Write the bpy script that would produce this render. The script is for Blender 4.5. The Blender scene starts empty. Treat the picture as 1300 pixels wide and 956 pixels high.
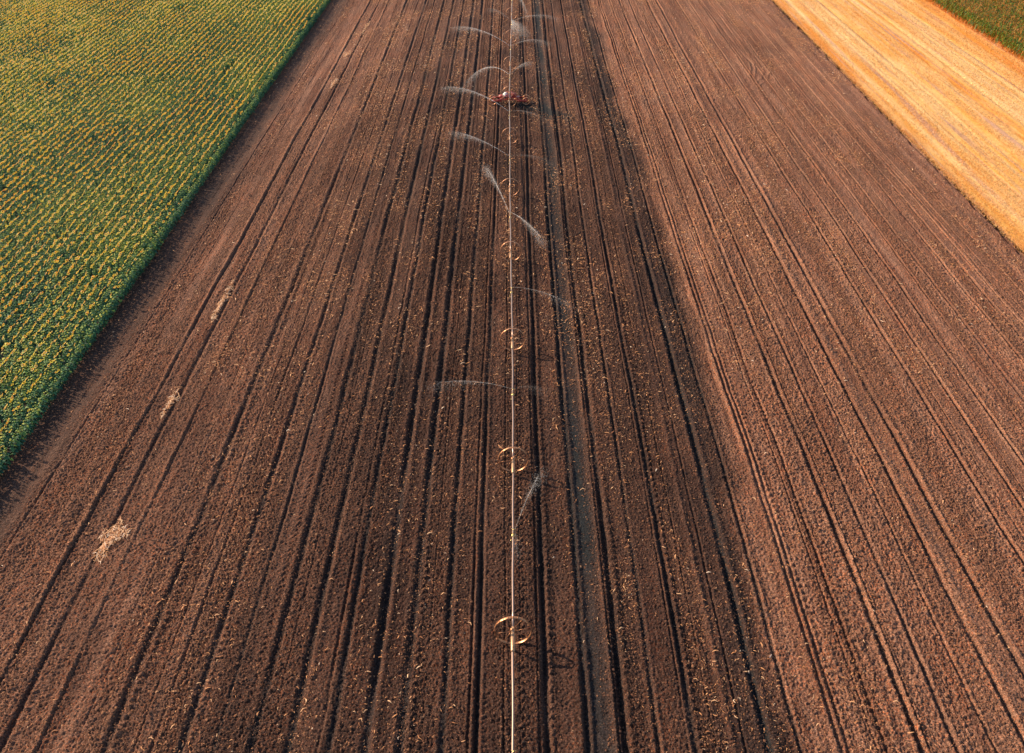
import bpy, bmesh, math, random
import numpy as np
from mathutils import Vector, Matrix
rnd = random.Random(7)
rs = np.random.RandomState(11)
S = bpy.context.scene
C = S.collection
PI = math.pi
K = 38.938            # camera height / cos(pitch): ground X per unit of image slope
SOIL_L, SOIL_R, CORN_X = -26.7, 38.55, 60.7

# ------------------------------------------------------------------ helpers
def mesh_np(name, co, faces, mat, parent=None, smooth=False, nper=4):
    """co (N,3), faces (M,nper) -> one linked mesh object"""
    me = bpy.data.meshes.new(name)
    co = np.asarray(co, dtype=np.float32); faces = np.asarray(faces, dtype=np.int32)
    me.vertices.add(len(co)); me.vertices.foreach_set('co', co.ravel())
    M = len(faces)
    me.loops.add(M * nper); me.loops.foreach_set('vertex_index', faces.ravel())
    me.polygons.add(M)
    me.polygons.foreach_set('loop_start', np.arange(M, dtype=np.int32) * nper)
    me.polygons.foreach_set('loop_total', np.full(M, nper, dtype=np.int32))
    if smooth: me.polygons.foreach_set('use_smooth', np.ones(M, dtype=bool))
    me.update(calc_edges=True)
    if mat: me.materials.append(mat)
    o = bpy.data.objects.new(name, me); C.objects.link(o)
    if parent: o.parent = parent
    return o

def corner_color(o, vals, name='tone'):
    """one grey value per face stored as an attribute (variation between single leaves and straws)"""
    a = o.data.attributes.new(name, 'FLOAT', 'FACE')
    a.data.foreach_set('value', np.asarray(vals, dtype=np.float32))

def obj(name, bm, mat, parent=None, smooth=True):
    me = bpy.data.meshes.new(name); bm.to_mesh(me); bm.free()
    if smooth:
        for p in me.polygons: p.use_smooth = True
    if mat: me.materials.append(mat)
    o = bpy.data.objects.new(name, me); C.objects.link(o)
    if parent: o.parent = parent
    return o

def tag(o, label=None, cat=None, group=None, kind=None):
    if label: o['label'] = label
    if cat: o['category'] = cat
    if group: o['group'] = group
    if kind: o['kind'] = kind
    return o

def empty(name, loc=(0, 0, 0)):
    o = bpy.data.objects.new(name, None); C.objects.link(o); o.location = loc
    o.empty_display_size = .3
    return o

def tube(bm, pts, rad, n=10, cap=True):
    pts = [Vector(p) for p in pts]; rings = []
    up0 = Vector((0, 0, 1))
    for i, p in enumerate(pts):
        d = (pts[min(i + 1, len(pts) - 1)] - pts[max(i - 1, 0)]).normalized()
        up = up0 if abs(d.z) < .9 else Vector((1, 0, 0))
        a = d.cross(up).normalized(); b = a.cross(d)
        r = rad[i] if isinstance(rad, (list, tuple)) else rad
        rings.append([bm.verts.new(p + (a * math.cos(t) + b * math.sin(t)) * r)
                      for t in [2 * PI * k / n for k in range(n)]])
    for A, B in zip(rings, rings[1:]):
        for k in range(n): bm.faces.new((A[k], A[(k + 1) % n], B[(k + 1) % n], B[k]))
    if cap: bm.faces.new(rings[0][::-1]); bm.faces.new(rings[-1])

def box(bm, c, s, bev=0.0, rot=None):
    m = Matrix.Translation(c) @ (rot or Matrix()) @ Matrix.Diagonal((*s, 1))
    r = bmesh.ops.create_cube(bm, size=1, matrix=m)
    if bev:
        es = {e for v in r['verts'] for e in v.link_edges}
        bmesh.ops.bevel(bm, geom=list(es), offset=bev, segments=2, affect='EDGES')

def ring(bm, c, R, r, w=None, n=48, m=10, axis='Y'):
    """closed rim in the XZ plane; w = axial half width, r = radial half thickness"""
    w = w or r; rows = []
    for i in range(n):
        t = 2 * PI * i / n; row = []
        for j in range(m):
            q = 2 * PI * j / m
            rr = R + r * math.cos(q)
            row.append(bm.verts.new((c[0] + rr * math.cos(t), c[1] + w * math.sin(q), c[2] + rr * math.sin(t))))
        rows.append(row)
    for i in range(n):
        A, B = rows[i], rows[(i + 1) % n]
        for j in range(m): bm.faces.new((A[j], B[j], B[(j + 1) % m], A[(j + 1) % m]))

# ------------------------------------------------------------------ materials
def new_mat(name):
    m = bpy.data.materials.new(name); m.use_nodes = True
    nt = m.node_tree; b = nt.nodes['Principled BSDF']
    return m, nt, b
def N(nt, t, **kw):
    n = nt.nodes.new(t)
    for k, v in kw.items():
        if k in n.inputs: n.inputs[k].default_value = v
        else: setattr(n, k, v)
    return n
def ramp(nt, stops, src=None, interp='LINEAR'):
    r = nt.nodes.new('ShaderNodeValToRGB'); r.color_ramp.interpolation = interp
    e = r.color_ramp.elements
    while len(e) < len(stops): e.new(.5)
    for el, (p, c) in zip(e, stops):
        el.position = p; el.color = (c, c, c, 1) if isinstance(c, (int, float)) else (*c, 1)
    if src: nt.links.new(src, r.inputs[0])
    return r
def mixc(nt, a, b, fac, mode='MIX'):
    m = nt.nodes.new('ShaderNodeMix'); m.data_type = 'RGBA'; m.blend_type = mode
    for s, v in ((m.inputs[0], fac), (m.inputs[6], a), (m.inputs[7], b)):
        if hasattr(v, 'is_linked') or hasattr(v, 'links'): nt.links.new(v, s)
        elif isinstance(v, (int, float)): s.default_value = v
        else: s.default_value = (*v, 1)
    return m.outputs[2]
def math_n(nt, op, a, b=None, clamp=False):
    m = nt.nodes.new('ShaderNodeMath'); m.operation = op; m.use_clamp = clamp
    for s, v in ((m.inputs[0], a), (m.inputs[1], b)):
        if v is None: continue
        if hasattr(v, 'links'): nt.links.new(v, s)
        else: s.default_value = v
    return m.outputs[0]
def obco(nt, scale=(1, 1, 1)):
    t = nt.nodes.new('ShaderNodeTexCoord'); mp = nt.nodes.new('ShaderNodeMapping')
    mp.inputs['Scale'].default_value = scale
    nt.links.new(t.outputs['Object'], mp.inputs[0]); return mp.outputs[0]
def noise(nt, vec, scale, detail=4, rough=.6):
    n = N(nt, 'ShaderNodeTexNoise'); n.inputs['Scale'].default_value = scale
    n.inputs['Detail'].default_value = detail; n.inputs['Roughness'].default_value = rough
    nt.links.new(vec, n.inputs['Vector']); return n.outputs['Fac']

DRY = (.125, .060, .038); DRY2 = (.225, .118, .074)
WET = (.027, .015, .0115); SOAK_SHADE = (.011, .016, .018)  # second tone: soaked soil, also the teal shade painted in furrow bottoms

def soil_material():
    m, nt, b = new_mat('ploughed_soil'); L = nt.links.new
    at = N(nt, 'ShaderNodeAttribute'); at.attribute_name = 'wet'
    at2 = N(nt, 'ShaderNodeAttribute'); at2.attribute_name = 'soak_shade'
    v = obco(nt); vs = obco(nt, (1, .035, 1)); vp = obco(nt, (1, .35, 1))
    n1 = noise(nt, v, 14, 5, .75); n2 = noise(nt, vs, 1.5, 4, .6); n3 = noise(nt, vp, .22, 4, .6); n4 = noise(nt, v, 34, 3, .75)
    dry = mixc(nt, DRY, DRY2, ramp(nt, [(.38, 0), (.68, 1)], n2).outputs[0])
    wetc = mixc(nt, WET, (.052, .026, .018), ramp(nt, [(.35, 0), (.7, 1)], n2).outputs[0])
    w = math_n(nt, 'ADD', at.outputs['Fac'], math_n(nt, 'MULTIPLY', math_n(nt, 'SUBTRACT', n3, .5), 1.3), True)
    c = mixc(nt, dry, wetc, w)
    c = mixc(nt, c, SOAK_SHADE, at2.outputs['Fac'])
    # clod to clod variation in the earth's own colour
    g = ramp(nt, [(.34, .32), (.5, .92), (.64, 2.1)], n1).outputs[0]
    c = mixc(nt, c, g, 1.0, 'MULTIPLY')
    g2 = ramp(nt, [(.38, .45), (.60, 1.8)], n4).outputs[0]
    c = mixc(nt, c, g2, 1.0, 'MULTIPLY')
    n5 = noise(nt, v, 11.3, 2, .5); n6 = noise(nt, obco(nt, (1, .25, 1)), .9, 3, .6)
    c = mixc(nt, c, (1.55, .95, .62), math_n(nt, 'MULTIPLY', ramp(nt, [(.50, 0), (.64, 1)], n5).outputs[0], ramp(nt, [(.38, .25), (.62, 1)], n6).outputs[0]), 'MULTIPLY')
    vo = N(nt, 'ShaderNodeTexVoronoi'); vo.inputs['Scale'].default_value = 4.3; L(v, vo.inputs['Vector'])
    dots = ramp(nt, [(.0, 1.0), (.13, 0)], vo.outputs['Distance']).outputs[0]     # bits of pale chaff
    c = mixc(nt, c, (.42, .27, .15), math_n(nt, 'MULTIPLY', dots, .5))
    L(c, b.inputs['Base Color']); b.inputs['Roughness'].default_value = .95
    b.inputs['Specular IOR Level'].default_value = .15
    bp = N(nt, 'ShaderNodeBump'); bp.inputs['Strength'].default_value = .9; bp.inputs['Distance'].default_value = .05
    L(n1, bp.inputs['Height'])
    bp2 = N(nt, 'ShaderNodeBump'); bp2.inputs['Strength'].default_value = .6; bp2.inputs['Distance'].default_value = .02
    L(n4, bp2.inputs['Height']); L(bp.outputs[0], bp2.inputs['Normal']); L(bp2.outputs[0], b.inputs['Normal'])
    return m

def stubble_material():
    m, nt, b = new_mat('stubble_ground'); L = nt.links.new
    v = obco(nt); vs = obco(nt, (1, .02, 1)); vm = obco(nt, (1, .15, 1))
    a = noise(nt, vs, .55, 3, .55); c2 = noise(nt, vs, 3.0, 3, .6); d = noise(nt, v, 9, 5, .8); e = noise(nt, vm, .5, 5, .65)
    col = ramp(nt, [(.36, (.70, .26, .035)), (.47, (.74, .36, .08)), (.60, (.78, .52, .22))], a).outputs[0]
    col = mixc(nt, col, (.82, .53, .23), ramp(nt, [(.48, 0), (.66, .6)], e).outputs[0])
    c9 = noise(nt, obco(nt, (1, .03, 1)), 1.15, 3, .6)
    col = mixc(nt, col, (.52, .29, .19), ramp(nt, [(.53, 0), (.66, .9)], c9).outputs[0])
    col = mixc(nt, col, (.40, .20, .11), ramp(nt, [(.60, 0), (.72, .7)], c2).outputs[0])
    col = mixc(nt, col, ramp(nt, [(.33, .42), (.5, .95), (.66, 1.3)], d).outputs[0], 1.0, 'MULTIPLY')
    L(col, b.inputs['Base Color']); b.inputs['Roughness'].default_value = .9
    b.inputs['Specular IOR Level'].default_value = .2
    bp = N(nt, 'ShaderNodeBump'); bp.inputs['Strength'].default_value = .8; bp.inputs['Distance'].default_value = .08
    L(d, bp.inputs['Height']); L(bp.outputs[0], b.inputs['Normal'])
    return m

def plain(name, col, rough=.7, metal=0.0, spec=.4, var=0.0, vscale=8):
    m, nt, b = new_mat(name)
    b.inputs['Roughness'].default_value = rough; b.inputs['Metallic'].default_value = metal
    b.inputs['Specular IOR Level'].default_value = spec
    if var:
        n = noise(nt, obco(nt), vscale, 4, .65)
        c = mixc(nt, tuple(x * (1 - var) for x in col), tuple(min(1, x * (1 + var)) for x in col),
                 ramp(nt, [(.3, 0), (.7, 1)], n).outputs[0])
        nt.links.new(c, b.inputs['Base Color'])
    else: b.inputs['Base Color'].default_value = (*col, 1)
    return m

def leaf_mat(name, stops, trans=.25, rough=.6, big=None):
    """colour picked per leaf from the face attribute 'tone'"""
    m, nt, b = new_mat(name); L = nt.links.new
    at = N(nt, 'ShaderNodeAttribute'); at.attribute_name = 'tone'
    c = ramp(nt, stops, at.outputs['Fac']).outputs[0]
    if big:
        n = noise(nt, obco(nt, (1, .4, 1)), big[0], 3, .6)
        c = mixc(nt, c, big[1], ramp(nt, [(.48, 0), (.70, big[2])], n).outputs[0])
    L(c, b.inputs['Base Color']); b.inputs['Roughness'].default_value = rough
    b.inputs['Specular IOR Level'].default_value = .35
    if trans:
        tr = N(nt, 'ShaderNodeBsdfTranslucent'); L(c, tr.inputs['Color'])
        mx = N(nt, 'ShaderNodeMixShader'); mx.inputs[0].default_value = trans
        L(b.outputs[0], mx.inputs[1]); L(tr.outputs[0], mx.inputs[2])
        L(mx.outputs[0], nt.nodes['Material Output'].inputs['Surface'])
    return m

M_soil = soil_material(); M_stub = stubble_material()
M_base = plain('bare_earth', (.15, .085, .05), .95, var=.3, vscale=.2)
M_verge = plain('crop_floor', (.07, .05, .035), .95, var=.4, vscale=3)
M_straw = leaf_mat('dry_straw', [(0, (.26, .10, .04)), (.45, (.58, .26, .10)), (.8, (.78, .48, .26)), (1, (.88, .70, .52))], .1, .7)
M_clod = leaf_mat('soil_clod', [(0, (.03, .018, .014)), (.5, (.13, .058, .032)), (1, (.34, .15, .07))], 0, .95)  # orange end puts a sunlit tone into some clods
M_stalk = leaf_mat('stubble_stalk', [(0, (.30, .11, .03)), (.5, (.74, .34, .09)), (1, (.86, .56, .24))], .15, .7)
M_sunleaf = leaf_mat('sunflower_leaf', [(0, (.018, .080, .050)), (.5, (.050, .175, .080)), (.8, (.18, .31, .06)), (1, (.44, .45, .06))], .25, .65)  # yellow-green end paints sunlight on the upper leaves
M_petal = leaf_mat('sunflower_petal', [(0, (.84, .32, .05)), (.3, (.90, .52, .06)), (.6, (.68, .66, .08)), (.8, (.86, .70, .14)), (1, (.90, .66, .46))], .3, .7)
M_disc = plain('sunflower_disc', (.34, .16, .04), .9)
M_cornleaf = leaf_mat('corn_leaf', [(0, (.025, .09, .012)), (.4, (.10, .23, .02)), (.60, (.26, .24, .03)), (.80, (.58, .20, .03)), (1, (.62, .24, .05))], .3, .5)
M_corndry = leaf_mat('corn_dry', [(0, (.30, .08, .02)), (.6, (.55, .20, .04)), (1, (.75, .38, .10))], .2, .7)
M_alu = plain('aluminium_pipe', (.36, .245, .19), .36, .7, .5, var=.06, vscale=3)
M_galv = plain('galvanised_rim', (.46, .21, .10), .36, .7, .5, var=.15, vscale=12)
M_brass = plain('brass_sprinkler', (.75, .50, .20), .3, .9)
M_hub = plain('coupler_yellow', (.46, .27, .15), .45, .5, var=.1, vscale=10)
M_red = plain('red_frame_paint', (.34, .030, .018), .45, 0, .5, var=.2, vscale=5)
M_white = plain('white_engine_cover', (.82, .80, .76), .35)
M_black = plain('black_rubber', (.02, .02, .02), .8)
M_engine = plain('dark_engine_metal', (.07, .065, .06), .5, .6)

def water_mat(name, dens):
    m, nt, b = new_mat(name); L = nt.links.new
    at = N(nt, 'ShaderNodeAttribute'); at.attribute_name = 'tone'
    b.inputs['Base Color'].default_value = (.93, .86, .80, 1); b.inputs['Roughness'].default_value = .3
    tl = N(nt, 'ShaderNodeBsdfTranslucent'); tl.inputs['Color'].default_value = (.95, .93, .90, 1)
    m1 = N(nt, 'ShaderNodeMixShader'); m1.inputs[0].default_value = .5
    L(b.outputs[0], m1.inputs[1]); L(tl.outputs[0], m1.inputs[2])
    tr = N(nt, 'ShaderNodeBsdfTransparent')
    m2 = N(nt, 'ShaderNodeMixShader')
    L(math_n(nt, 'MULTIPLY', at.outputs['Fac'], dens, True), m2.inputs[0])
    L(tr.outputs[0], m2.inputs[1]); L(m1.outputs[0], m2.inputs[2])
    L(m2.outputs[0], nt.nodes['Material Output'].inputs['Surface'])
    return m
M_water = water_mat('jet_water', 1.0)
M_spray = water_mat('jet_spray', .55)

# ------------------------------------------------------------------ value noise on grids
def vnoise(X, Y, sx, sy, seed):
    r = np.random.RandomState(seed); T = r.rand(512, 512).astype(np.float32)
    x = X / sx + 1000.3; y = Y / sy + 1000.7
    xi = np.floor(x).astype(int); yi = np.floor(y).astype(int)
    fx = (x - xi).astype(np.float32); fy = (y - yi).astype(np.float32)
    fx = fx * fx * (3 - 2 * fx); fy = fy * fy * (3 - 2 * fy)
    a = T[xi % 512, yi % 512]; b = T[(xi + 1) % 512, yi % 512]; c = T[xi % 512, (yi + 1) % 512]; d = T[(xi + 1) % 512, (yi + 1) % 512]
    return ((a * (1 - fx) + b * fx) * (1 - fy) + (c * (1 - fx) + d * fx) * fy) - .5
def sstep(a, b, x):
    t = np.clip((x - a) / (b - a), 0, 1); return t * t * (3 - 2 * t)

# furrows: (slope s, half width m, depth m); the ground line lies at X = s*K
FUR = []
def F(px, w, D=1176.0, d=None): FUR.append(((px - 651) / D, w * .017, d if d else min(.20, .030 + w * .019)))
for px, w in ((15, 4.5), (56, 6.5), (99, 3), (142, 2), (180, 8), (212, 2.5), (232, 3.5), (266, 7), (304, 4.5), (347, 8), (365, 2), (390, 8),
              (423, 3.5), (436, 7), (479, 9), (519, 9), (542, 2), (566, 7), (597, 3), (607, 5.5), (640, 2.5), (660, 1.5), (692, 6.5),
              (683, 2.5), (739, 6.5), (776, 3), (784, 9), (823, 5), (858, 2.5), (866, 6), (890, 2), (924, 3), (952, 8), (988, 5), (1034, 4),
              (1043, 4), (1076, 2.5), (1087, 4), (1128, 6.5), (1137, 2.5), (1170, 5), (1212, 3.5), (1250, 6), (1292, 7)):
    F(px, w)
for px, w in ((172, 1.5), (193, 3.5), (208, 2), (218, 2.2), (232, 1.5), (1108, 6), (1122, 2.5), (1140, 5.5), (1152, 2), (1170, 5.5), (1196, 4), (1218, 5),
              (1235, 2), (1252, 5), (1274, 5), (1296, 4)):
    F(px, w * .85, 736.0)
for px, w in ((1108 + 8, 3), (1128, 3.5), (1142, 3), (1150, 2)):
    F(px, w * 1.0, 536.0)
RIDGE = [(10, .13, .10), (95, .13, .08), (43 + 651 - 651, .05, .03), (910, .12, .07), (1028, .13, .08), (1262, .16, .07), (1258 - 60, .1, .03)]
CHEV = [(192, .22), (275, .22), (355, .22), (665, .20), (700, .28), (793, .25), (875, .28), (1050, .26), (1090, .3), (330, .15), (530, .2)]
TRACKS = [[(29.35, 149.0), (29.49, 131.9), (29.62, 122.0), (29.84, 117.2), (29.87, 114.0), (28.82, 110.9), (27.34, 108.5)],
          [(27.96, 149.0), (28.23, 133.5), (28.41, 121.3), (28.76, 117.9), (28.49, 115.2), (27.74, 112.1), (26.58, 110.0)],
          [(28.9, 149.0), (29.02, 131.9), (29.15, 122.0), (29.35, 117.5), (29.3, 114.4), (28.4, 111.7), (27.1, 109.3)],
          [(27.5, 149.0), (27.8, 133.5), (27.95, 121.8), (28.25, 118.0), (28.05, 115.6), (27.3, 112.9), (26.2, 110.8)]]

def warp(X, Y):
    return X + .16 * vnoise(X, Y, 9, 17, 3) + .09 * vnoise(X, Y, 2.2, 6, 4) + .03 * vnoise(X, Y, 1.0, 1.6, 5)

def soil_height(X, Y):
    W = warp(X, Y)
    Z = np.zeros_like(X)
    mod = .95 + 1.1 * vnoise(X, Y, 1.0, 6.0, 21) + .6 * vnoise(X, Y, .6, 1.2, 22)
    # fine tillage lines running with the field
    Z += .030 * vnoise(W, Y, .34, 12, 6) + .022 * vnoise(W, Y, .17, 4, 7) + .05 * vnoise(W, Y, 1.1, 30, 8)
    for s, w, d in FUR:
        x0 = s * K; q = (W - x0) / w; d = d * (.62 if s < -.18 else .80 if s < -.05 else 1.15 if s > .34 else 1)
        m = np.abs(q) < 5
        qq = q[m]
        prof = -d * np.exp(-np.abs(qq) ** 2.6) + .30 * d * np.exp(-((np.abs(qq) - 2.0) / .75) ** 2)
        Z[m] += prof * np.clip(mod[m], .25, 1.4)
    for px, w, h in RIDGE:
        x0 = (px - 651) / 1176 * K
        Z += h * np.exp(-((W - x0) / w) ** 2) * np.clip(mod, .5, 1.3)
    # tyre lug prints in the wheel passes
    for px, w in CHEV:
        x0 = (px - 651) / 1176 * K
        u = (W - x0) / w; m = np.abs(u) < 1
        Z[m] += (.030 * np.sign(np.sin(2 * PI * (Y[m] + np.abs(u[m]) * .22) / .42)) * (1 - u[m] ** 2) - .015)
    for tr in TRACKS:
        for (ax, ay), (bx, by) in zip(tr, tr[1:]):
            m = (Y < max(ay, by) + .5) & (Y > min(ay, by) - .5) & (X > 25) & (X < 31.5)
            if not m.any(): continue
            x, y = X[m], Y[m]; L2 = (bx - ax) ** 2 + (by - ay) ** 2
            t = np.clip(((x - ax) * (bx - ax) + (y - ay) * (by - ay)) / L2, 0, 1)
            dd = np.hypot(x - ax - t * (bx - ax), y - ay - t * (by - ay))
            Z[m] += .045 * np.exp(-(dd / .11) ** 2)
    # broad soaked track beside the pipe
    u = (W - 3.50) / .42
    Z += -.10 * np.exp(-u ** 4)
    # furrow at the stubble edge
    Z += -.20 * np.exp(-np.abs((X - (SOIL_R - .13 + .22 * vnoise(X * 0, Y, 1, .9, 24) + .10 * vnoise(X * 0, Y, 1, .3, 25))) / .17) ** 3)
    # clods
    smooth = 1 - .75 * sstep(-24.2, -25.2, X) - .6 * np.exp(-u ** 4) - .3 * sstep(34, 36, X)
    dens = np.clip(1.0 + 1.0 * vnoise(W, Y, 1.3, 30, 14), .45, 1.5)
    c1 = np.maximum(vnoise(X, Y, .085, .10, 9), 0); c2 = vnoise(X, Y, .041, .055, 10); c3 = np.maximum(vnoise(X, Y, .21, .25, 12) - .1, 0)
    Z += smooth * dens * (.085 * c1 + .105 * c2 + .06 * c3)
    Z += .07 * vnoise(X, Y, 1.4, 2.4, 13) + .045 * vnoise(X, Y, .45, .6, 15)
    return Z

def grid_sheet(name, xs, ys, hfun, mat):
    X, Y = np.meshgrid(xs, ys); X = X.astype(np.float32); Y = Y.astype(np.float32)
    Z = hfun(X, Y)
    co = np.stack([X, Y, Z], -1).reshape(-1, 3)
    nx = len(xs); i = np.arange(len(ys) - 1)[:, None] * nx + np.arange(nx - 1)[None, :]
    f = np.stack([i, i + 1, i + nx + 1, i + nx], -1).reshape(-1, 4)
    return mesh_np(name, co, f, mat, smooth=True), X, Y

ys = np.concatenate([np.arange(15, 23, .15), np.arange(23, 48, .047), np.arange(48, 75, .07), np.arange(75, 110, .11), np.arange(110, 185, .18)])
xs = np.arange(SOIL_L - .6, SOIL_R + .001, .040)
soil, GX, GY = grid_sheet('ploughed_field', xs, ys, soil_height, M_soil)
tag(soil, kind='structure')
# moisture map: the strip the sprinklers have watered, soaked patches under the machine; furrow shade is painted in too
Wg = warp(GX, GY)
edge_line = 11.85 + 1.3 * vnoise(GY * 0, GY, 1, 14, 31) + .5 * vnoise(GX, GY, 3, 3, 32)
right = 1 - sstep(-2.0, .9, Wg - edge_line + .9 * vnoise(GX, GY, .8, 2.5, 38) + .5 * vnoise(GX, GY, .25, .4, 39))
left = sstep(-21, -5, Wg)
wet = right * (.25 + .65 * left)
smear = np.exp(-((Wg - edge_line + 1.2) / 1.1) ** 2) * (.35 + .9 * np.clip(vnoise(GX * 0, GY, 1, 9, 33) + .4, 0, 1))
wet = np.clip(wet + smear * right, 0, 1.2)
wet += .35 * (1 - sstep(-25.4, -23.6, GX))  # darker compacted strip along the sunflowers
farfade = sstep(80, 150, GY) * .25
wet = np.clip(wet - farfade, 0, 1.2)
soak_shade = .92 * np.exp(-((Wg - 3.50) / .50) ** 4) * np.clip(.85 + .8 * vnoise(GX, GY, .6, 5, 35), .2, 1)
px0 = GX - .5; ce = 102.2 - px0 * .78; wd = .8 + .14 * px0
soak_shade += .50 * smear * right; soak_shade += .85 * np.exp(-((GY - ce) / np.maximum(wd, .4) / 1.25) ** 2) * sstep(-.3, .9, GX) * (1 - sstep(5.6, 7.2, GX + vnoise(GX, GY, 1, 1, 36)))
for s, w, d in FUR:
    if w > .07: soak_shade += (.60 if -18 < s * K < 12 else .42) * np.exp(-((Wg - s * K) / w) ** 4)  # teal shadow tone painted into the furrow bottoms
soak_shade += .42 * (1 - sstep(-25.2, -23.6, GX + .5 * vnoise(GX, GY, .8, 4, 37)))  # greys the compacted strip, painted so the crop's cast shadow blends
soak_shade += .4 * np.exp(-np.abs((GX - (SOIL_R - .10)) / .2) ** 3)  # shade of the edge furrow painted into the soil colour
for nm, A in (('wet', wet), ('soak_shade', np.clip(soak_shade, 0, .92))):
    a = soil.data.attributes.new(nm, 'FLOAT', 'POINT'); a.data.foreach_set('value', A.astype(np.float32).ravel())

# base terrain out to the horizon, stubble strip, crop floors
bm = bmesh.new()
bmesh.ops.create_grid(bm, x_segments=8, y_segments=8, size=3000, matrix=Matrix.Translation((0, 1500, -.62)))
tag(obj('ground', bm, M_base, smooth=False), kind='structure')
def stub_h(X, Y):
    Z = .07 + .05 * vnoise(X, Y, .5, 30, 51) + .05 * vnoise(X, Y, .16, .3, 52) + .06 * vnoise(X, Y, 1.5, 60, 53)
    for x0 in (43.0, 45.2, 49.6, 51.5, 54.4, 56.2): Z -= .06 * np.exp(-((X + .3 * vnoise(X, Y, 5, 20, 54) - x0) / .2) ** 2)
    return Z
st, _, _ = grid_sheet('stubble_field', np.arange(SOIL_R, CORN_X + 1, .14), np.arange(48, 185, .25), stub_h, M_stub)
tag(st, kind='structure')
def flat_h(z, sd): return lambda X, Y: z + .08 * vnoise(X, Y, .7, 3, sd)
sf, _, _ = grid_sheet('crop_ground', np.arange(-110, SOIL_L - .55, .35), np.arange(20, 185, .8), flat_h(-.02, 61), M_verge); tag(sf, kind='structure')
cf, _, _ = grid_sheet('crop_ground', np.arange(CORN_X + .9, 110, .5), np.arange(60, 185, .8), flat_h(.03, 62), M_verge); tag(cf, kind='structure')

# ------------------------------------------------------------------ scattered litter (uncountable)
def strips(P, length, width, ang, tone, lift, bend, name, mat, kind='stuff', parent=None):
    """short bent strips lying on the ground: 6 verts, 2 quads each"""
    n = len(P); d = np.stack([np.cos(ang), np.sin(ang), np.zeros(n)], -1); nrm = np.stack([-np.sin(ang), np.cos(ang), np.zeros(n)], -1)
    up = np.array([0, 0, 1.0])
    L = length[:, None]; Wd = width[:, None]; Bd = bend[:, None]
    a = P - d * L / 2 + nrm * Bd * L; b_ = P + up * lift[:, None]; c = P + d * L / 2 + nrm * Bd * L
    tw = rs.uniform(-.5, .8, n)[:, None] * up
    v = np.stack([a - nrm * Wd * .5, a + nrm * Wd * .5 + tw * Wd, b_ - nrm * Wd, b_ + nrm * Wd + tw * Wd, c - nrm * Wd * .4, c + nrm * Wd * .4], 1)
    i = np.arange(n)[:, None] * 6
    f = np.concatenate([i + np.array([0, 2, 3, 1]), i + np.array([2, 4, 5, 3])], 1).reshape(-1, 4)
    o = mesh_np(name, v.reshape(-1, 3), f, mat, parent)
    corner_color(o, np.repeat(tone, 2))
    if kind: o['kind'] = kind
    return o

def vis(x, y, m=7):     # keep things near enough to the photographed ground
    return np.abs(x) < (y + 10) * .52 + m
def scatter(n, x0, x1, y0, y1, dens):
    x = rs.uniform(x0, x1, n); y = y0 + (y1 - y0) * rs.rand(n)
    k = vis(x, y) & (rs.rand(n) < dens(x, y))
    return x[k], y[k]
def dens_litter(x, y):
    band = np.clip(.42 + 1.3 * vnoise(warp(x, y), y, .9, 60, 71), .03, 1)
    patch = np.clip(.45 + 1.6 * vnoise(x, y, 2.5, 5, 72), .05, 1)
    side = np.where(x < -24, .12, np.where(x > 12, 1.35, 1.0))
    return band * patch * side
x, y = scatter(420000, SOIL_L, SOIL_R - .6, 20, 160, dens_litter)
z = soil_height(x.astype(np.float32), y.astype(np.float32)) + .015
n = len(x)
L_ = np.clip(rs.lognormal(-2.25, .55, n), .04, .42) * np.clip(y / 60, .68, 1)
o = strips(np.stack([x, y, z], -1), L_, np.clip(L_ * .085, .008, .019) * (1 + y / 100), rs.uniform(0, 2 * PI, n), np.clip(rs.normal(.36, .24, n), 0, 1), rs.uniform(.005, .07, n), rs.normal(0, .18, n), 'corn_straw_litter', M_straw)
tag(o, 'scattered bits of pale orange corn straw lying all over the ploughed soil', 'straw')
# clods: small tumbled lumps
x, y = scatter(800000, SOIL_L + 2, SOIL_R - .6, 21, 100, lambda x, y: np.clip(.45 + 1.6 * vnoise(warp(x, y), y, .7, 20, 73), .08, 1) * np.where(x < -23.5, .15, 1) * np.clip(1.7 - y / 90, .35, 1))
n = len(x); z = soil_height(x.astype(np.float32), y.astype(np.float32))
r = np.clip(rs.lognormal(-3.45, .38, n), .016, .085)
octv = np.array([(1, 0, 0), (0, 1, 0), (-1, 0, 0), (0, -1, 0), (0, 0, 1.0)])
V = octv[None] * r[:, None, None] * rs.uniform(.6, 1.25, (n, 5, 1)); th = rs.uniform(0, PI, n)
c, s = np.cos(th)[:, None], np.sin(th)[:, None]
V = np.stack([V[..., 0] * c - V[..., 1] * s, V[..., 0] * s + V[..., 1] * c, V[..., 2]], -1) + np.stack([x, y, z], -1)[:, None]
i = np.arange(n)[:, None] * 5
f = np.concatenate([i + np.array(t) for t in ((0, 1, 4), (1, 2, 4), (2, 3, 4), (3, 0, 4))], 1).reshape(-1, 3)
o = mesh_np('soil_clods', V.reshape(-1, 3), f, M_clod, nper=3)
wetx = ((x < 11.8) & (x > -12)).astype(float)
corner_color(o, np.repeat(np.clip(rs.normal(.60, .26, n) - .26 * wetx, 0, 1), 4))
tag(o, 'small crumbled clods of brown earth strewn over the ploughed soil', 'clods', kind='stuff')

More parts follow.
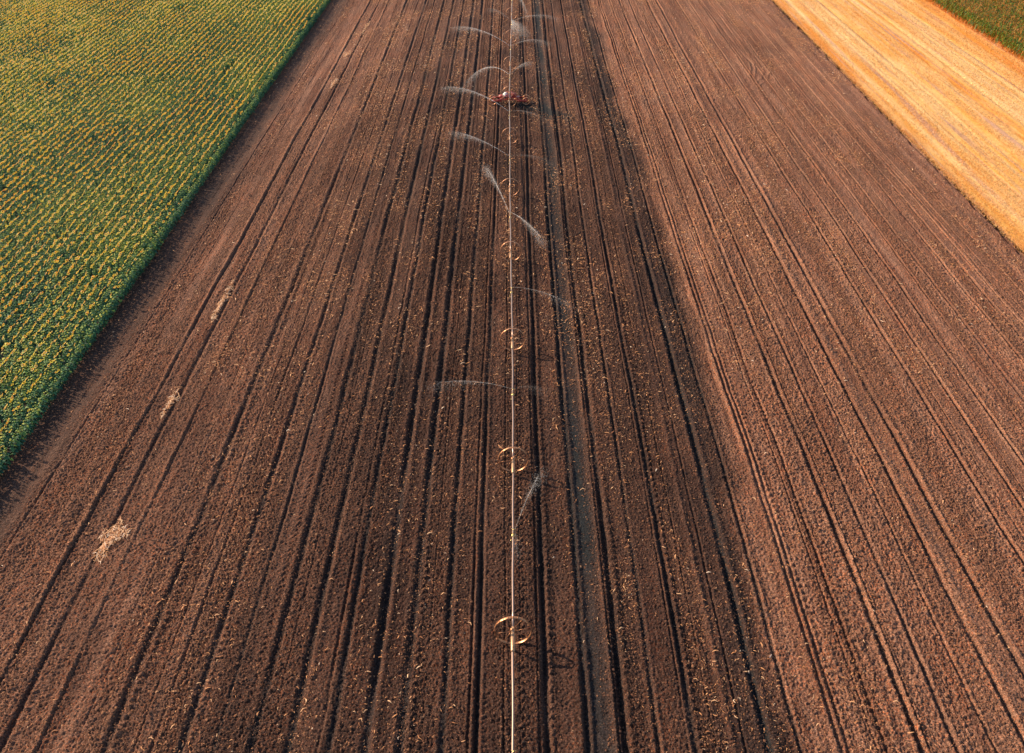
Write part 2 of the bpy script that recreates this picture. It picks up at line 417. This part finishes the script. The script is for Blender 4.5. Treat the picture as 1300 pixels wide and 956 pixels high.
# pale straw heaps left on the left side of the field
HEAPS = [(-20.0, 59.4, .20, 2.6, 230, 'long narrow pale straw heap on the left, third from the camera'),
         (-19.5, 35.6, .50, 1.25, 300, 'ragged bright straw heap nearest to the camera on the left of the field'),
         (-20.0, 47.2, .22, 1.3, 90, 'thin faint straw heap on the left, second from the camera'),
         (-19.7, 134.8, .16, 3.2, 260, 'very long thin white straw heap farthest up the field on the left'),
         (-20.3, 121.3, .45, 1.6, 150, 'short whitish straw heap just below the farthest long thin one'),
         (-20.1, 109.4, .28, 1.8, 170, 'small pale straw heap between the sunflower edge and the red drive unit')]
for hx, hy, sx, sy, n, lab in HEAPS:
    th = rs.uniform(0, 2 * PI, n); q = rs.rand(n) ** .8; y = hy + np.sin(th) * q * sy * 1.2; x = hx + np.cos(th) * q * sx * (1.0 + .5 * np.sin((y - hy) / sy * 4)) + .25 * sx * np.sin((y - hy) / sy * 2.5)
    z = soil_height(x.astype(np.float32), y.astype(np.float32)) + .03 + .13 * rs.rand(n) * np.exp(-((x - hx) / sx) ** 2 - ((y - hy) / sy) ** 2)
    L_ = rs.uniform(.12, .5, n)
    o = strips(np.stack([x, y, z], -1), L_, np.full(n, .016), rs.normal(PI / 2 - .2, .8, n), np.clip(rs.normal(.66, .24, n), 0, 1), rs.uniform(.01, .1, n), rs.normal(0, .15, n), 'straw_heap', M_straw, kind=None)
    tag(o, lab, 'straw heap', 'straw heaps left in a line on the ploughed field')

# stubble stalks: uncountable short cut straws
x = np.concatenate([rs.uniform(SOIL_R - .02, CORN_X + .6, 300000), SOIL_R + rs.normal(.05, .17, 30000)]); y = rs.uniform(50, 162, len(x))
k = vis(x, y, 9); k &= rs.rand(len(x)) < np.clip(.55 + 1.3 * vnoise(x, y, .55, 40, 81) + .5 * vnoise(x, y, 2, 5, 82), .08, 1); x, y = x[k], y[k]; n = len(x)
h = rs.uniform(.06, .20, n); ta = rs.uniform(0, 2 * PI, n); w = rs.uniform(.012, .028, n)
lx, ly = rs.normal(0, .12, n), rs.normal(0, .12, n); z0 = stub_h(x.astype(np.float32), y.astype(np.float32)) - .02
V = np.stack([np.stack([x - np.cos(ta) * w, y - np.sin(ta) * w, z0], -1), np.stack([x + np.cos(ta) * w, y + np.sin(ta) * w, z0], -1), np.stack([x + lx, y + ly, z0 + h], -1)], 1)
o = mesh_np('stubble_stalks', V.reshape(-1, 3), np.arange(n * 3).reshape(-1, 3), M_stalk, nper=3)
corner_color(o, np.clip(rs.normal(.6, .25, n), 0, 1))
tag(o, 'short cut golden stubble stalks covering the strip between soil and corn', 'stubble', kind='stuff')

# ------------------------------------------------------------------ plants
def leaf(verts, faces, tones, base, az, el, L, W, droop, tone, seg=2):
    """pointed leaf: a folded strip of seg quads; returns nothing, appends"""
    d = np.array([math.cos(az), math.sin(az), 0]); sd = np.array([-math.sin(az), math.cos(az), 0]); z = np.array([0, 0, 1.0])
    prev = None
    for i in range(seg + 1):
        t = i / seg
        p = np.array(base) + d * L * t * math.cos(el) + z * (L * t * math.sin(el) - droop * L * t * t)
        w = W * (.35 + 1.4 * t if t < .45 else 1.0 * (1.35 - 1.15 * t) ) * .5
        k = len(verts); verts.append(p - sd * w + z * w * .25); verts.append(p + sd * w + z * w * .25)
        if prev is not None: faces.append((prev, prev + 1, k + 1, k)); tones.append(tone)
        prev = k

def sun_variant(sd):
    r = random.Random(sd); v, f, t = [], [], []
    H = r.uniform(1.26, 1.36); az = r.uniform(0, 6.28)
    # stem: a slim four sided stalk
    k = len(v)
    for zz, rr in ((0, .022), (H, .014)):
        for q in range(4): v.append(np.array([rr * math.cos(q * PI / 2), rr * math.sin(q * PI / 2), zz]))
    for q in range(4): f.append((k + q, k + (q + 1) % 4, k + 4 + (q + 1) % 4, k + 4 + q)); t.append(.5)
    nl = 13
    for i in range(nl):
        zz = .25 + (H - .32) * i / (nl - 1); az += 2.4 + r.uniform(-.3, .3)
        L = (.125 + .11 * math.sin(PI * min(1, i / nl + .25))) * r.uniform(.85, 1.15) * (1.25 if math.sin(az) ** 2 > .5 else .9)
        leaf(v, f, t, (0, 0, zz), az, r.uniform(.1, .5), L, L * .95, r.uniform(.5, .9), min(1, max(0, r.gauss(.22 + .58 * i / nl, .2))), 2)  # tone rises with height: sunlit leaf tops put into the colour
    return np.array(v), np.array(f), np.array(t), H
def head_variant(sd, H):
    """petal ring (a shallow cone facing the low sun) + disc"""
    r = random.Random(sd + 50); n = 9; v, f, t = [], [], []
    tilt = r.uniform(.75, 1.25); az = PI + r.uniform(-.7, .3)
    ax = Vector((math.sin(tilt) * math.cos(az), math.sin(tilt) * math.sin(az), math.cos(tilt)))
    a = ax.cross(Vector((0, 0, 1))).normalized(); b = ax.cross(a)
    c0 = Vector((-.06, 0, H + .05)) + ax * .06; R = r.uniform(.105, .15)
    def P(rr, th, off): return np.array(c0 + (a * math.cos(th) + b * math.sin(th)) * rr + ax * off)
    for i in range(n):
        th = 2 * PI * i / n; dt = PI / n
        k = len(v); v += [P(R * .42, th - dt, .01), P(R * .42, th + dt, .01), P(R, th + dt * .6, r.uniform(-.03, .03)), P(R, th - dt * .6, r.uniform(-.03, .03))]
        f.append((k, k + 1, k + 2, k + 3)); t.append(min(1, max(0, r.gauss(.48, .30))))
    dv, df = [np.array(c0 + ax * .03)], []
    for i in range(8): dv.append(P(R * .5, 2 * PI * i / 8, .02))
    for i in range(0, 8, 2): df.append((0, 1 + i, 1 + (i + 1) % 8, 1 + (i + 2) % 8))
    return np.array(v), np.array(f), np.array(t), np.array(dv), np.array(df)

def merge(variants, P, scale, rot, tint, idx):
    """stamp variant meshes at points; returns verts, faces, tones"""
    VV, FF, TT = [], [], []; off = 0
    for j, (v, f, t) in enumerate(variants):
        m = np.where(idx == j)[0]
        if not len(m): continue
        c, s = np.cos(rot[m])[:, None], np.sin(rot[m])[:, None]; sc = scale[m][:, None]
        X = (v[None, :, 0] * c - v[None, :, 1] * s) * sc + P[m, 0:1]; Y = (v[None, :, 0] * s + v[None, :, 1] * c) * sc + P[m, 1:2]
        Z = v[None, :, 2] * sc + P[m, 2:3]
        VV.append(np.stack([X, Y, Z], -1).reshape(-1, 3))
        FF.append((f[None] + (np.arange(len(m)) * len(v))[:, None, None] + off).reshape(-1, f.shape[1]))
        TT.append(np.clip(t[None] + tint[m][:, None], 0, 1).ravel()); off += len(m) * len(v)
    return np.concatenate(VV), np.concatenate(FF), np.concatenate(TT)

NV = 8
SV = [sun_variant(i) for i in range(NV)]; HV = [head_variant(i, SV[i][3]) for i in range(NV)]
rows = np.arange(SOIL_L - .30, -100, -.69)
pts = []
for ri, x0 in enumerate(rows):
    y = np.arange(24, 163, .20); y = y + rs.uniform(-.06, .06, len(y))
    x = x0 + rs.normal(0, .036, len(y)) + .06 * vnoise(np.full(len(y), x0), y, .69, 3.0, 91) + .10 * vnoise(y * 0 + x0, y, 8, 9, 94)
    k = vis(x, y, 13); k &= rs.rand(len(y)) > np.where(vnoise(x, y, 3.5, 5, 93) > .40, .5, .03)
    pts.append(np.stack([x[k], y[k], np.full(k.sum(), -.03), np.full(k.sum(), ri)], -1))
pts = np.concatenate(pts); n = len(pts)
near = (pts[:, 1] + 8.4 * 0) ** 2 + pts[:, 0] ** 2
inview = np.abs(pts[:, 0]) < (pts[:, 1] + 4) * .5095
order = np.argsort(np.where(inview, near, 1e9)); ind = order[:300]; rest = np.ones(n, bool); rest[ind] = False
sc = np.clip(rs.normal(1.0, .035, n) * 1 - .10 + .07 * vnoise(pts[:, 0], pts[:, 1], .69, 2.0, 92) + .14 * vnoise(pts[:, 0], pts[:, 1], 6, 9, 97), .68, 1.1)
rot = rs.uniform(0, 2 * PI, n); idx = rs.randint(0, NV, n)
hrot = rs.normal(0, .22, n)
headless = (rs.rand(n) < .16 + .35 * np.clip(vnoise(pts[:, 0], pts[:, 1], 2.5, 5, 98), 0, 1)) | ((pts[:, 3] < .5) & (rs.rand(n) < .72))
tint = rs.normal(0, .05, n) + .35 * vnoise(pts[:, 0], pts[:, 1], 4, 8, 95)
R = rest
v, f, t = merge([(a[0], a[1], a[2]) for a in SV], pts[R], sc[R], rot[R], tint[R], idx[R])
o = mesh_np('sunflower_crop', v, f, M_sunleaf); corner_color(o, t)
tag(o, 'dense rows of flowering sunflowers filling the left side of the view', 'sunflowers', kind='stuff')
sun_crop = o
R2 = rest & ~headless
v, f, t = merge([(a[0], a[1], a[2]) for a in HV], pts[R2], sc[R2], hrot[R2], tint[R2], idx[R2])
h = mesh_np('flower_heads', v, f, M_petal, sun_crop); corner_color(h, t); h['kind'] = 'stuff'
v, f, t = merge([(a[3], a[4], np.zeros(len(a[4]))) for a in HV], pts[R2], sc[R2], hrot[R2], tint[R2], idx[R2])
h = mesh_np('flower_discs', v, f, M_disc, sun_crop); h['kind'] = 'stuff'
# three hundred nearest plants, one object each
proto = []
for j in range(NV):
    p = mesh_np('sunflower', SV[j][0], SV[j][1], M_sunleaf); corner_color(p, SV[j][2])
    v = np.concatenate([HV[j][0], HV[j][3]]); f = np.concatenate([HV[j][1], HV[j][4] + len(HV[j][0])])
    hd = mesh_np('flower_head', v, f, M_petal); corner_color(hd, np.concatenate([HV[j][2], np.full(len(HV[j][4]), .1)]))
    hd.data.materials.append(M_disc)
    for q, pl in enumerate(hd.data.polygons): pl.material_index = 0 if q < len(HV[j][1]) else 1
    proto.append((p, hd)); C.objects.unlink(p); C.objects.unlink(hd)
GRP_S = 'sunflowers at the near corner of the crop'
for i in ind:
    p, hd = proto[idx[i]]
    a = p.copy(); C.objects.link(a); a.location = pts[i, :3]; a.scale = (sc[i],) * 3; a.rotation_euler = (0, 0, hrot[i])
    edge = pts[i, 3] < .5
    tag(a, 'leafy green sunflower in the outermost row beside the bare soil' if edge else 'sunflower with a yellow head inside the near lower corner of the green field', 'sunflower', GRP_S + (', outermost row' if edge else ''))
    if not headless[i]:
        b = hd.copy(); C.objects.link(b); b.parent = a
for p, hd in proto: bpy.data.objects.remove(p); bpy.data.objects.remove(hd)

# corn
def corn_variant(sd):
    r = random.Random(sd + 300); v, f, t = [], [], []; H = r.uniform(2.0, 2.35)
    for zz, rr in ((0, .02), (H, .008)):
        for q in range(4): v.append(np.array([rr * math.cos(q * PI / 2), rr * math.sin(q * PI / 2), zz]))
    for q in range(4): f.append((q, (q + 1) % 4, 4 + (q + 1) % 4, 4 + q)); t.append(.8)
    az = r.uniform(0, 6.28)
    for i in range(13):
        fr = i / 12; zz = .25 + (H - .35) * fr; az += PI + r.uniform(-.6, .6)
        tone = r.gauss(.90, .08) if fr < .24 else r.gauss(.30, .22) if fr < .85 else r.gauss(.45, .25)
        leaf(v, f, t, (0, 0, zz), az, r.uniform(.7, 1.15), r.uniform(.6, .9), .13, r.uniform(.6, 1.2), min(1, max(0, tone)), 3)
    for i in range(5):    # tassel
        leaf(v, f, t, (0, 0, H - .02), r.uniform(0, 6.28), r.uniform(.9, 1.4), .3, .02, .1, .93, 1)
    return np.array(v), np.array(f), np.array(t)
CV = [corn_variant(i) for i in range(6)]
pts = []
for x0 in np.arange(CORN_X + .35, 92, .7):
    y = np.arange(108, 163, .2); y = y + rs.uniform(-.06, .06, len(y)); x = x0 + rs.normal(0, .06, len(y))
    k = vis(x, y, 5) & (rs.rand(len(y)) > .06); pts.append(np.stack([x[k], y[k], np.full(k.sum(), .02)], -1))
pts = np.concatenate(pts); n = len(pts)
inview = np.abs(pts[:, 0]) < (pts[:, 1] + 4) * .5095
order = np.argsort(np.where(inview & (pts[:, 0] < 66), np.hypot(pts[:, 0] * 1.0, pts[:, 1]), 1e9)); ind = order[:300]; rest = np.ones(n, bool); rest[ind] = False
sc = np.clip(rs.normal(1, .07, n), .8, 1.2); rot = rs.uniform(0, 6.28, n); idx = rs.randint(0, 6, n); tint = rs.normal(0, .06, n) * 0
v, f, t = merge(CV, pts[rest], sc[rest], rot[rest], tint[rest], idx[rest])
o = mesh_np('corn_crop', v, f, M_cornleaf); corner_color(o, t)
tag(o, 'tall ripening corn mass with green and orange leaves in the far right corner', 'corn', kind='stuff')
proto = []
for a in CV:
    p = mesh_np('corn_plant', a[0], a[1], M_cornleaf); corner_color(p, a[2]); C.objects.unlink(p); proto.append(p)
for i in ind:
    a = proto[idx[i]].copy(); C.objects.link(a); a.location = pts[i]; a.scale = (sc[i],) * 3; a.rotation_euler = (0, 0, rot[i])
    tag(a, 'tall corn plant with dry orange lower leaves at the edge of the stubble', 'corn plant', 'corn plants along the stubble edge')
for p in proto: bpy.data.objects.remove(p)

# ------------------------------------------------------------------ the side-roll irrigation line
PIPE_X = [(10, .02), (29, .0), (41, .02), (53, -.02), (66, -.16), (78, -.24), (90, -.28), (102.5, -.36), (115, -.30), (127, -.22), (139, -.15), (151, -.10), (165, 0)]
def px_at(y):
    return float(np.interp(y, [p[0] for p in PIPE_X], [p[1] for p in PIPE_X]))
AX = .80
line = empty('irrigation_line', (0, 29.3, 0))
tag(line, 'side-roll irrigation line: long white pipe on spoked wheels running up the field', 'irrigation line')
def local(o): o.location = -line.location; return o
WY = [17.1, 29.3, 40.95, 53.1, 65.6, 77.8, 90.4, 115.0, 127.2, 139.4, 151.6]
nodes = [12.0] + WY[:7] + [101.6, 103.4] + WY[7:] + [163]
def sag(y, a, b):   # each span hangs a little between its wheels
    t = (y - a) / (b - a); return -.06 * 4 * t * (1 - t)
for a, b in zip(nodes, nodes[1:]):
    if b - a < 3: continue
    bm = bmesh.new(); pts_ = []
    for i in range(13):
        yy = a + .12 + (b - a - .24) * i / 12
        pts_.append((px_at(yy) + .01 * math.sin(yy * 1.3), yy, AX + sag(yy, a, b)))
    tube(bm, pts_, .048, 14)
    o = local(obj('pipe_section', bm, M_alu, line))
    bm = bmesh.new()      # sockets and latch at the coupler
    tube(bm, [(px_at(a), a - .16, AX), (px_at(a), a + .16, AX)], .072, 14)
    box(bm, (px_at(a) + .02, a + .05, AX + .10), (.05, .14, .05), .008)
    cpl = local(obj('coupler', bm, M_hub, line))
for y0 in WY:
    cx = px_at(y0); bm = bmesh.new()
    R = .80
    ring(bm, (cx, y0, AX), R - .014, .014, .070, n=64, m=8)
    for g in range(24):       # short lugs round the tread
        t = 2 * PI * g / 24
        box(bm, (cx + math.cos(t) * (R + .004), y0, AX + math.sin(t) * (R + .004)), (.012, .10, .028), 0, Matrix.Rotation(-t, 4, 'Y'))
    rim = local(obj('wheel', bm, M_galv, line))
    bm = bmesh.new()
    tube(bm, [(cx, y0 - .07, AX), (cx, y0 + .07, AX)], .125, 18)
    hub = obj('hub', bm, M_galv, rim)
    bm = bmesh.new()
    for g in range(8):
        t = 2 * PI * (g + .3) / 8; sgn = .05 if g % 2 else -.05
        tube(bm, [(cx + math.cos(t) * .12, y0 + sgn, AX + math.sin(t) * .12), (cx + math.cos(t) * (R - .02), y0, AX + math.sin(t) * (R - .02))], .008, 6)
    sp = obj('spokes', bm, M_galv, rim)
    # stout sleeve next to the wheel (bright bar in front of the rim)
    bm = bmesh.new(); tube(bm, [(cx, y0 - 1.15, AX - .005), (cx, y0 - 1.10, AX), (cx, y0 - .20, AX), (cx, y0 - .17, AX)], [.07, .088, .088, .07], 16)
    box(bm, (cx, y0 - .95, AX + .10), (.05, .10, .06), .01); box(bm, (cx, y0 - .30, AX + .10), (.05, .10, .06), .01)
    local(obj('sleeve', bm, M_hub, line))
    # drain / leveller arm trailing under the pipe
    bm = bmesh.new(); tube(bm, [(cx + .02, y0 + .5, AX), (cx + .10, y0 + .5, AX - .35), (cx + .12, y0 + .5, AX - .42)], [.012, .012, .03], 8)
    local(obj('drain_arm', bm, M_galv, line))
SPR = [23.2, 35.2, 47.0, 59.3, 71.7, 84.1, 96.5, 109.2, 121.1, 133.3, 145.5]
for y0 in SPR:
    cx = px_at(y0); z0 = AX - .055
    bm = bmesh.new(); tube(bm, [(cx, y0 - .09, z0 - .0), (cx, y0 + .09, z0)], .078, 14)       # clamp
    tube(bm, [(cx, y0, z0 + .05), (cx, y0, z0 + .36)], .014, 10)                             # riser
    tube(bm, [(cx - .07, y0, z0 + .02), (cx - .09, y0, z0 - .28)], .012, 8)                  # leveller
    box(bm, (cx - .09, y0, z0 - .32), (.07, .07, .10), .015)
    s_ = local(obj('sprinkler', bm, M_brass, line))
    bm = bmesh.new(); tube(bm, [(cx - .04, y0, z0 + .36), (cx + .02, y0, z0 + .38), (cx + .13, y0, z0 + .44)], [.02, .02, .010], 8)
    box(bm, (cx + .0, y0, z0 + .43), (.16, .012, .02), .003)
    obj('nozzle', bm, M_brass, s_)

# drive unit in the middle of the line
dy = 102.5; dx = px_at(dy)
du = empty('drive_unit', (dx, dy, 0)); tag(du, 'red four-wheeled motor carriage with white engine cover in the middle of the pipe line', 'drive unit')
def part(name, bm, mat, smooth=True): return obj(name, bm, mat, du, smooth)
bm = bmesh.new()
for yy in (-.55, .55):
    tube(bm, [(-1.75, yy, .42), (-1.0, yy, .62), (1.0, yy, .62), (1.75, yy, .42)], .055, 8)
    tube(bm, [(-1.0, yy, .62), (-.25, yy, 1.12), (.25, yy, 1.12), (1.0, yy, .62)], .04, 8)
    tube(bm, [(-.25, yy, .62), (-.25, yy, 1.12)], .035, 8); tube(bm, [(.25, yy, .62), (.25, yy, 1.12)], .035, 8)
for xx in (-1.7, -.9, 0, .9, 1.7): tube(bm, [(xx, -.6, .42 if abs(xx) > 1.5 else .62), (xx, .6, .42 if abs(xx) > 1.5 else .62)], .04, 8)
tube(bm, [(.25, -.55, 1.12), (.25, .55, 1.12)], .04, 8); tube(bm, [(-.25, -.55, 1.12), (-.25, .55, 1.12)], .04, 8)
part('frame', bm, M_red)
for xx in (-1.3, 1.3):     # chain guards over the end axles, deck plate
    for yy in (.62, -.62):
        bm = bmesh.new(); box(bm, (xx, yy, .50), (1.0, .06, .16), .02); part('chain_guard', bm, M_red)
bm = bmesh.new(); box(bm, (.45, .1, .70), (1.25, .75, .06), .015); part('deck', bm, M_red)
bm = bmesh.new(); box(bm, (-.85, .25, .70), (.55, .5, .28), .04); part('gear_case', bm, M_red)
bm = bmesh.new(); box(bm, (-.42, .0, .98), (.52, .62, .42), .12); part('engine_cover', bm, M_white)
bm = bmesh.new(); box(bm, (-.42, 0, .73), (.46, .56, .12), .02); tube(bm, [(-.62, .2, .9), (-.75, .25, 1.0), (-.78, .25, 1.38)], .03, 8); part('engine', bm, M_engine)
bm = bmesh.new(); box(bm, (.50, .12, .92), (.50, .42, .36), .06); tube(bm, [(.50, .12, 1.09), (.50, .12, 1.14)], .06, 12); part('fuel_tank', bm, M_red)
bm = bmesh.new(); tube(bm, [(.12, -1.0, AX), (.02, -.5, AX), (0, 0, AX), (0, .9, AX)], .085, 14); part('drive_shaft', bm, M_alu)
for sx in (-1, 1):
    for sy in (-.42, .52):
        bm = bmesh.new(); c0 = (sx * 1.78, sy, .42)
        ring(bm, c0, .36, .028, .085, n=40, m=8)
        for g in range(20):
            t = 2 * PI * g / 20
            box(bm, (c0[0] + math.cos(t) * .388, sy, c0[2] + math.sin(t) * .388), (.02, .15, .03), 0, Matrix.Rotation(-t, 4, 'Y'))
        w_ = part('wheel', bm, M_galv)
        bm = bmesh.new(); tube(bm, [(c0[0], sy - .06, .42), (c0[0], sy + .06, .42)], .07, 12)
        for g in range(6):
            t = 2 * PI * g / 6; tube(bm, [(c0[0] + .06 * math.cos(t), sy, .42 + .06 * math.sin(t)), (c0[0] + .37 * math.cos(t), sy, .42 + .37 * math.sin(t))], .012, 6)
        obj('spokes', bm, M_red, w_)
# the carriage's own pair of tall line wheels
for sy in (-1.0, 1.0):
    bm = bmesh.new(); ring(bm, (0, sy, AX), .79, .012, .06, n=64, m=8)
    w_ = part('line_wheel', bm, M_galv)
    bm = bmesh.new(); tube(bm, [(0, sy - .06, AX), (0, sy + .06, AX)], .12, 14)
    for g in range(8):
        t = 2 * PI * g / 8 + .2; tube(bm, [(.1 * math.cos(t), sy, AX + .1 * math.sin(t)), (.78 * math.cos(t), sy, AX + .78 * math.sin(t))], .009, 6)
    obj('spokes', bm, M_galv, w_)

# ------------------------------------------------------------------ water jets
def jet(y0, ex, ey, apex, r0, r1, strength, label, mist=1.0, zend=.9, frac=1.0):
    x0 = px_at(y0); P0 = Vector((x0 + (.1 if ex > x0 else -.1), y0, AX + .38)); P1 = Vector((ex, ey, zend))
    root = empty('water_jet', P0); tag(root, label, 'water jet', 'water jets thrown by the sprinklers')
    n = 90; pts_, rad, tn = [], [], []
    for i in range(n + 1):
        t = i / n; p = P0.lerp(P1, t); p.z += 4 * apex * t * (1 - t)
        p -= P0; pts_.append(p)
        rad.append(.66 * (r0 + (r1 - r0) * t ** 1.2))
        env = strength * (1 - .15 * t) * (1 - max(0, (t - .45) / .55) ** 1.5)
        tn.append(env * (.25 + .75 * rnd.random()) * .46)
    bm = bmesh.new(); m = 7; tube(bm, pts_, rad, m, cap=False)
    o = obj('water_stream', bm, M_water, root)
    corner_color(o, np.clip(np.repeat(np.array(tn[:n]), m), 0, 1))
    # droplets falling away from the stream
    nd = int(1500 * mist); V = []
    L = (P1 - P0).length
    for i in range(nd):
        t = min(1.12, max(.25, rnd.betavariate(3.2, 1.6) * 1.12)); p = (P1 - P0) * t; p.z += 4 * apex * t * (1 - t)
        k = (t - .2)
        p += Vector((rnd.gauss(0, .04 + .20 * k), rnd.gauss(0, .04 + .20 * k), -abs(rnd.gauss(0, .45 * k))))
        if p.z + P0.z < .05: p.z = .06 - P0.z
        V.append((p, rnd.uniform(.005, .016)))
    P = np.array([tuple(a) for a, _ in V]); rr = np.array([b for _, b in V])
    oc = np.array([(1, 0, 0), (0, 1, 0), (-1, 0, 0), (0, -1, 0), (0, 0, 1.8), (0, 0, -1.8)])
    vv = P[:, None] + oc[None] * rr[:, None, None]; i = np.arange(nd)[:, None] * 6
    ff = np.concatenate([i + np.array(q) for q in ((0, 1, 4), (1, 2, 4), (2, 3, 4), (3, 0, 4), (1, 0, 5), (2, 1, 5), (3, 2, 5), (0, 3, 5))], 1).reshape(-1, 3)
    o = mesh_np('spray_drops', vv.reshape(-1, 3), ff, M_spray, root, nper=3); o['kind'] = 'stuff'
    corner_color(o, np.full(len(ff), .34 * strength + .03))

J = [
 (35.2, 1.45, 38.7, .25, .016, .035, .70, 1.9, 'thin water jet rising up and right from the pipe between its two nearest wheels'),
 (35.2, .20, 33.8, .12, .010, .02, .25, .9, 'tiny hooked back jet just right of the pipe between its two nearest wheels'),
 (47.0, -4.45, 46.8, .30, .016, .05, .60, 1.7, 'nearest jet thrown to the left, between the second and third wheels'),
 (47.0, 1.75, 46.6, .2, .012, .04, .15, 1.4, 'barely visible short jet to the right between the second and third wheels'),
 (59.3, 3.88, 56.6, .30, .016, .05, .50, 1.3, 'thin jet thrown to the right and slightly down, between the third and fourth wheels'),
 (71.7, -2.26, 78.9, .25, .028, .07, .85, 2.2, 'steep jet pointing up and left, between the fourth and fifth wheels'),
 (71.7, 2.14, 67.0, .25, .034, .08, .75, 1.2, 'short thick jet slanting down to the right, between the fourth and fifth wheels'),
 (84.1, -5.38, 87.6, .30, .028, .08, .80, 2.2, 'long straight jet to the upper left, between the fifth and sixth wheels'),
 (84.1, 3.48, 81.7, .3, .02, .07, .20, 1.5, 'faint flat jet to the right, between the fifth and sixth wheels'),
 (96.5, -6.94, 101.0, .60, .034, .10, .95, 2.3, 'long bright upper left jet starting just on the near side of the red drive unit'),
 (96.5, 3.0, 93.2, .3, .025, .08, .2, 1.6, 'faint flat jet to the right on the near side of the red drive unit'),
 (109.2, -4.97, 107.3, 1.15, .034, .11, .85, 1.0, 'arching jet curving over to the left just beyond the red drive unit'),
 (109.2, 1.99, 109.9, .3, .03, .09, .40, 2.4, 'short jet to the upper right just beyond the red drive unit'),
 (121.1, -6.99, 125.5, .6, .038, .12, .95, 2.4, 'long bright jet to the upper left in the second span beyond the red drive unit'),
 (121.1, 4.19, 118.8, .5, .03, .10, .45, 2.2, 'level jet to the right in the second span beyond the red drive unit'),
 (133.3, -3.30, 136.2, .4, .03, .11, .30, 2.2, 'faint jet to the upper left in the third span beyond the red drive unit'),
 (133.3, 5.56, 131.2, .5, .03, .10, .50, 2.2, 'long flat jet to the right in the third span beyond the red drive unit'),
 (145.5, 1.9, 138.6, 1.2, .038, .12, .75, 1.0, 'farthest jet, arching over to the right at the top of the view')]
for a in J: jet(*a[:7], a[8], mist=.25 + a[6] * (.9 if a[0] > 65 else .25), zend=a[7])
# fan of fine spray hanging beside the pipe beyond the drive unit
root = empty('spray_plume', (px_at(133.3), 133.3, AX + .4))
tag(root, 'soft white mist fan right of the pipe in the third span beyond the drive unit', 'spray plume')
V = []
for i in range(5200):
    t = rnd.random() ** .8; V.append((t * rnd.uniform(.1, 2.6), -t * rnd.uniform(1.5, 8.5), .5 * t - 1.2 * t * t + rnd.gauss(0, .12)))
P = np.array(V); oc = np.array([(1, 0, 0), (0, 1, 0), (-1, 0, 0), (0, -1, 0), (0, 0, 1.8), (0, 0, -1.8)]) * .016
vv = P[:, None] + oc[None]; i = np.arange(len(P))[:, None] * 6
ff = np.concatenate([i + np.array(q) for q in ((0, 1, 4), (1, 2, 4), (2, 3, 4), (3, 0, 4), (1, 0, 5), (2, 1, 5), (3, 2, 5), (0, 3, 5))], 1).reshape(-1, 3)
o = mesh_np('mist_drops', vv.reshape(-1, 3), ff, M_spray, root, nper=3); o['kind'] = 'stuff'; corner_color(o, np.full(len(ff), .18))

# ------------------------------------------------------------------ light, sky, camera
az = math.atan2(-.88, .47); el = math.radians(30)
w = bpy.data.worlds.new('World'); S.world = w; w.use_nodes = True; nt = w.node_tree
sky = nt.nodes.new('ShaderNodeTexSky'); sky.sky_type = 'NISHITA'; sky.sun_disc = False
sky.sun_elevation = el; sky.sun_rotation = az % (2 * PI)
nt.links.new(sky.outputs[0], nt.nodes['Background'].inputs['Color']); nt.nodes['Background'].inputs['Strength'].default_value = .11
ld = bpy.data.lights.new('sun', 'SUN'); ld.energy = 4.6; ld.angle = math.radians(.6); ld.color = (1, .78, .55)
lo = bpy.data.objects.new('sun', ld); C.objects.link(lo)
sd = Vector((math.sin(az) * math.cos(el), math.cos(az) * math.cos(el), math.sin(el)))
lo.rotation_euler = sd.to_track_quat('Z', 'Y').to_euler()
lo.location = (-60, 80, 60)
cd = bpy.data.cameras.new('camera'); cam = bpy.data.objects.new('camera', cd); C.objects.link(cam); S.camera = cam
cam.location = (0, 0, 33.2); cam.rotation_euler = (math.radians(90 - 31.5), 0, 0)
cd.sensor_fit = 'HORIZONTAL'; cd.sensor_width = 36; cd.lens = 36 * 1250 / 1300
cd.shift_y = -45 / 1300; cd.shift_x = -1 / 1300; cd.clip_end = 8000; cd.clip_start = .5
S.render.resolution_x = 1024; S.render.resolution_y = 753
vs = S.view_settings; vs.view_transform = 'Standard'; vs.look = 'None'; vs.gamma = 1; vs.exposure = 0.85; vs.use_curve_mapping = False
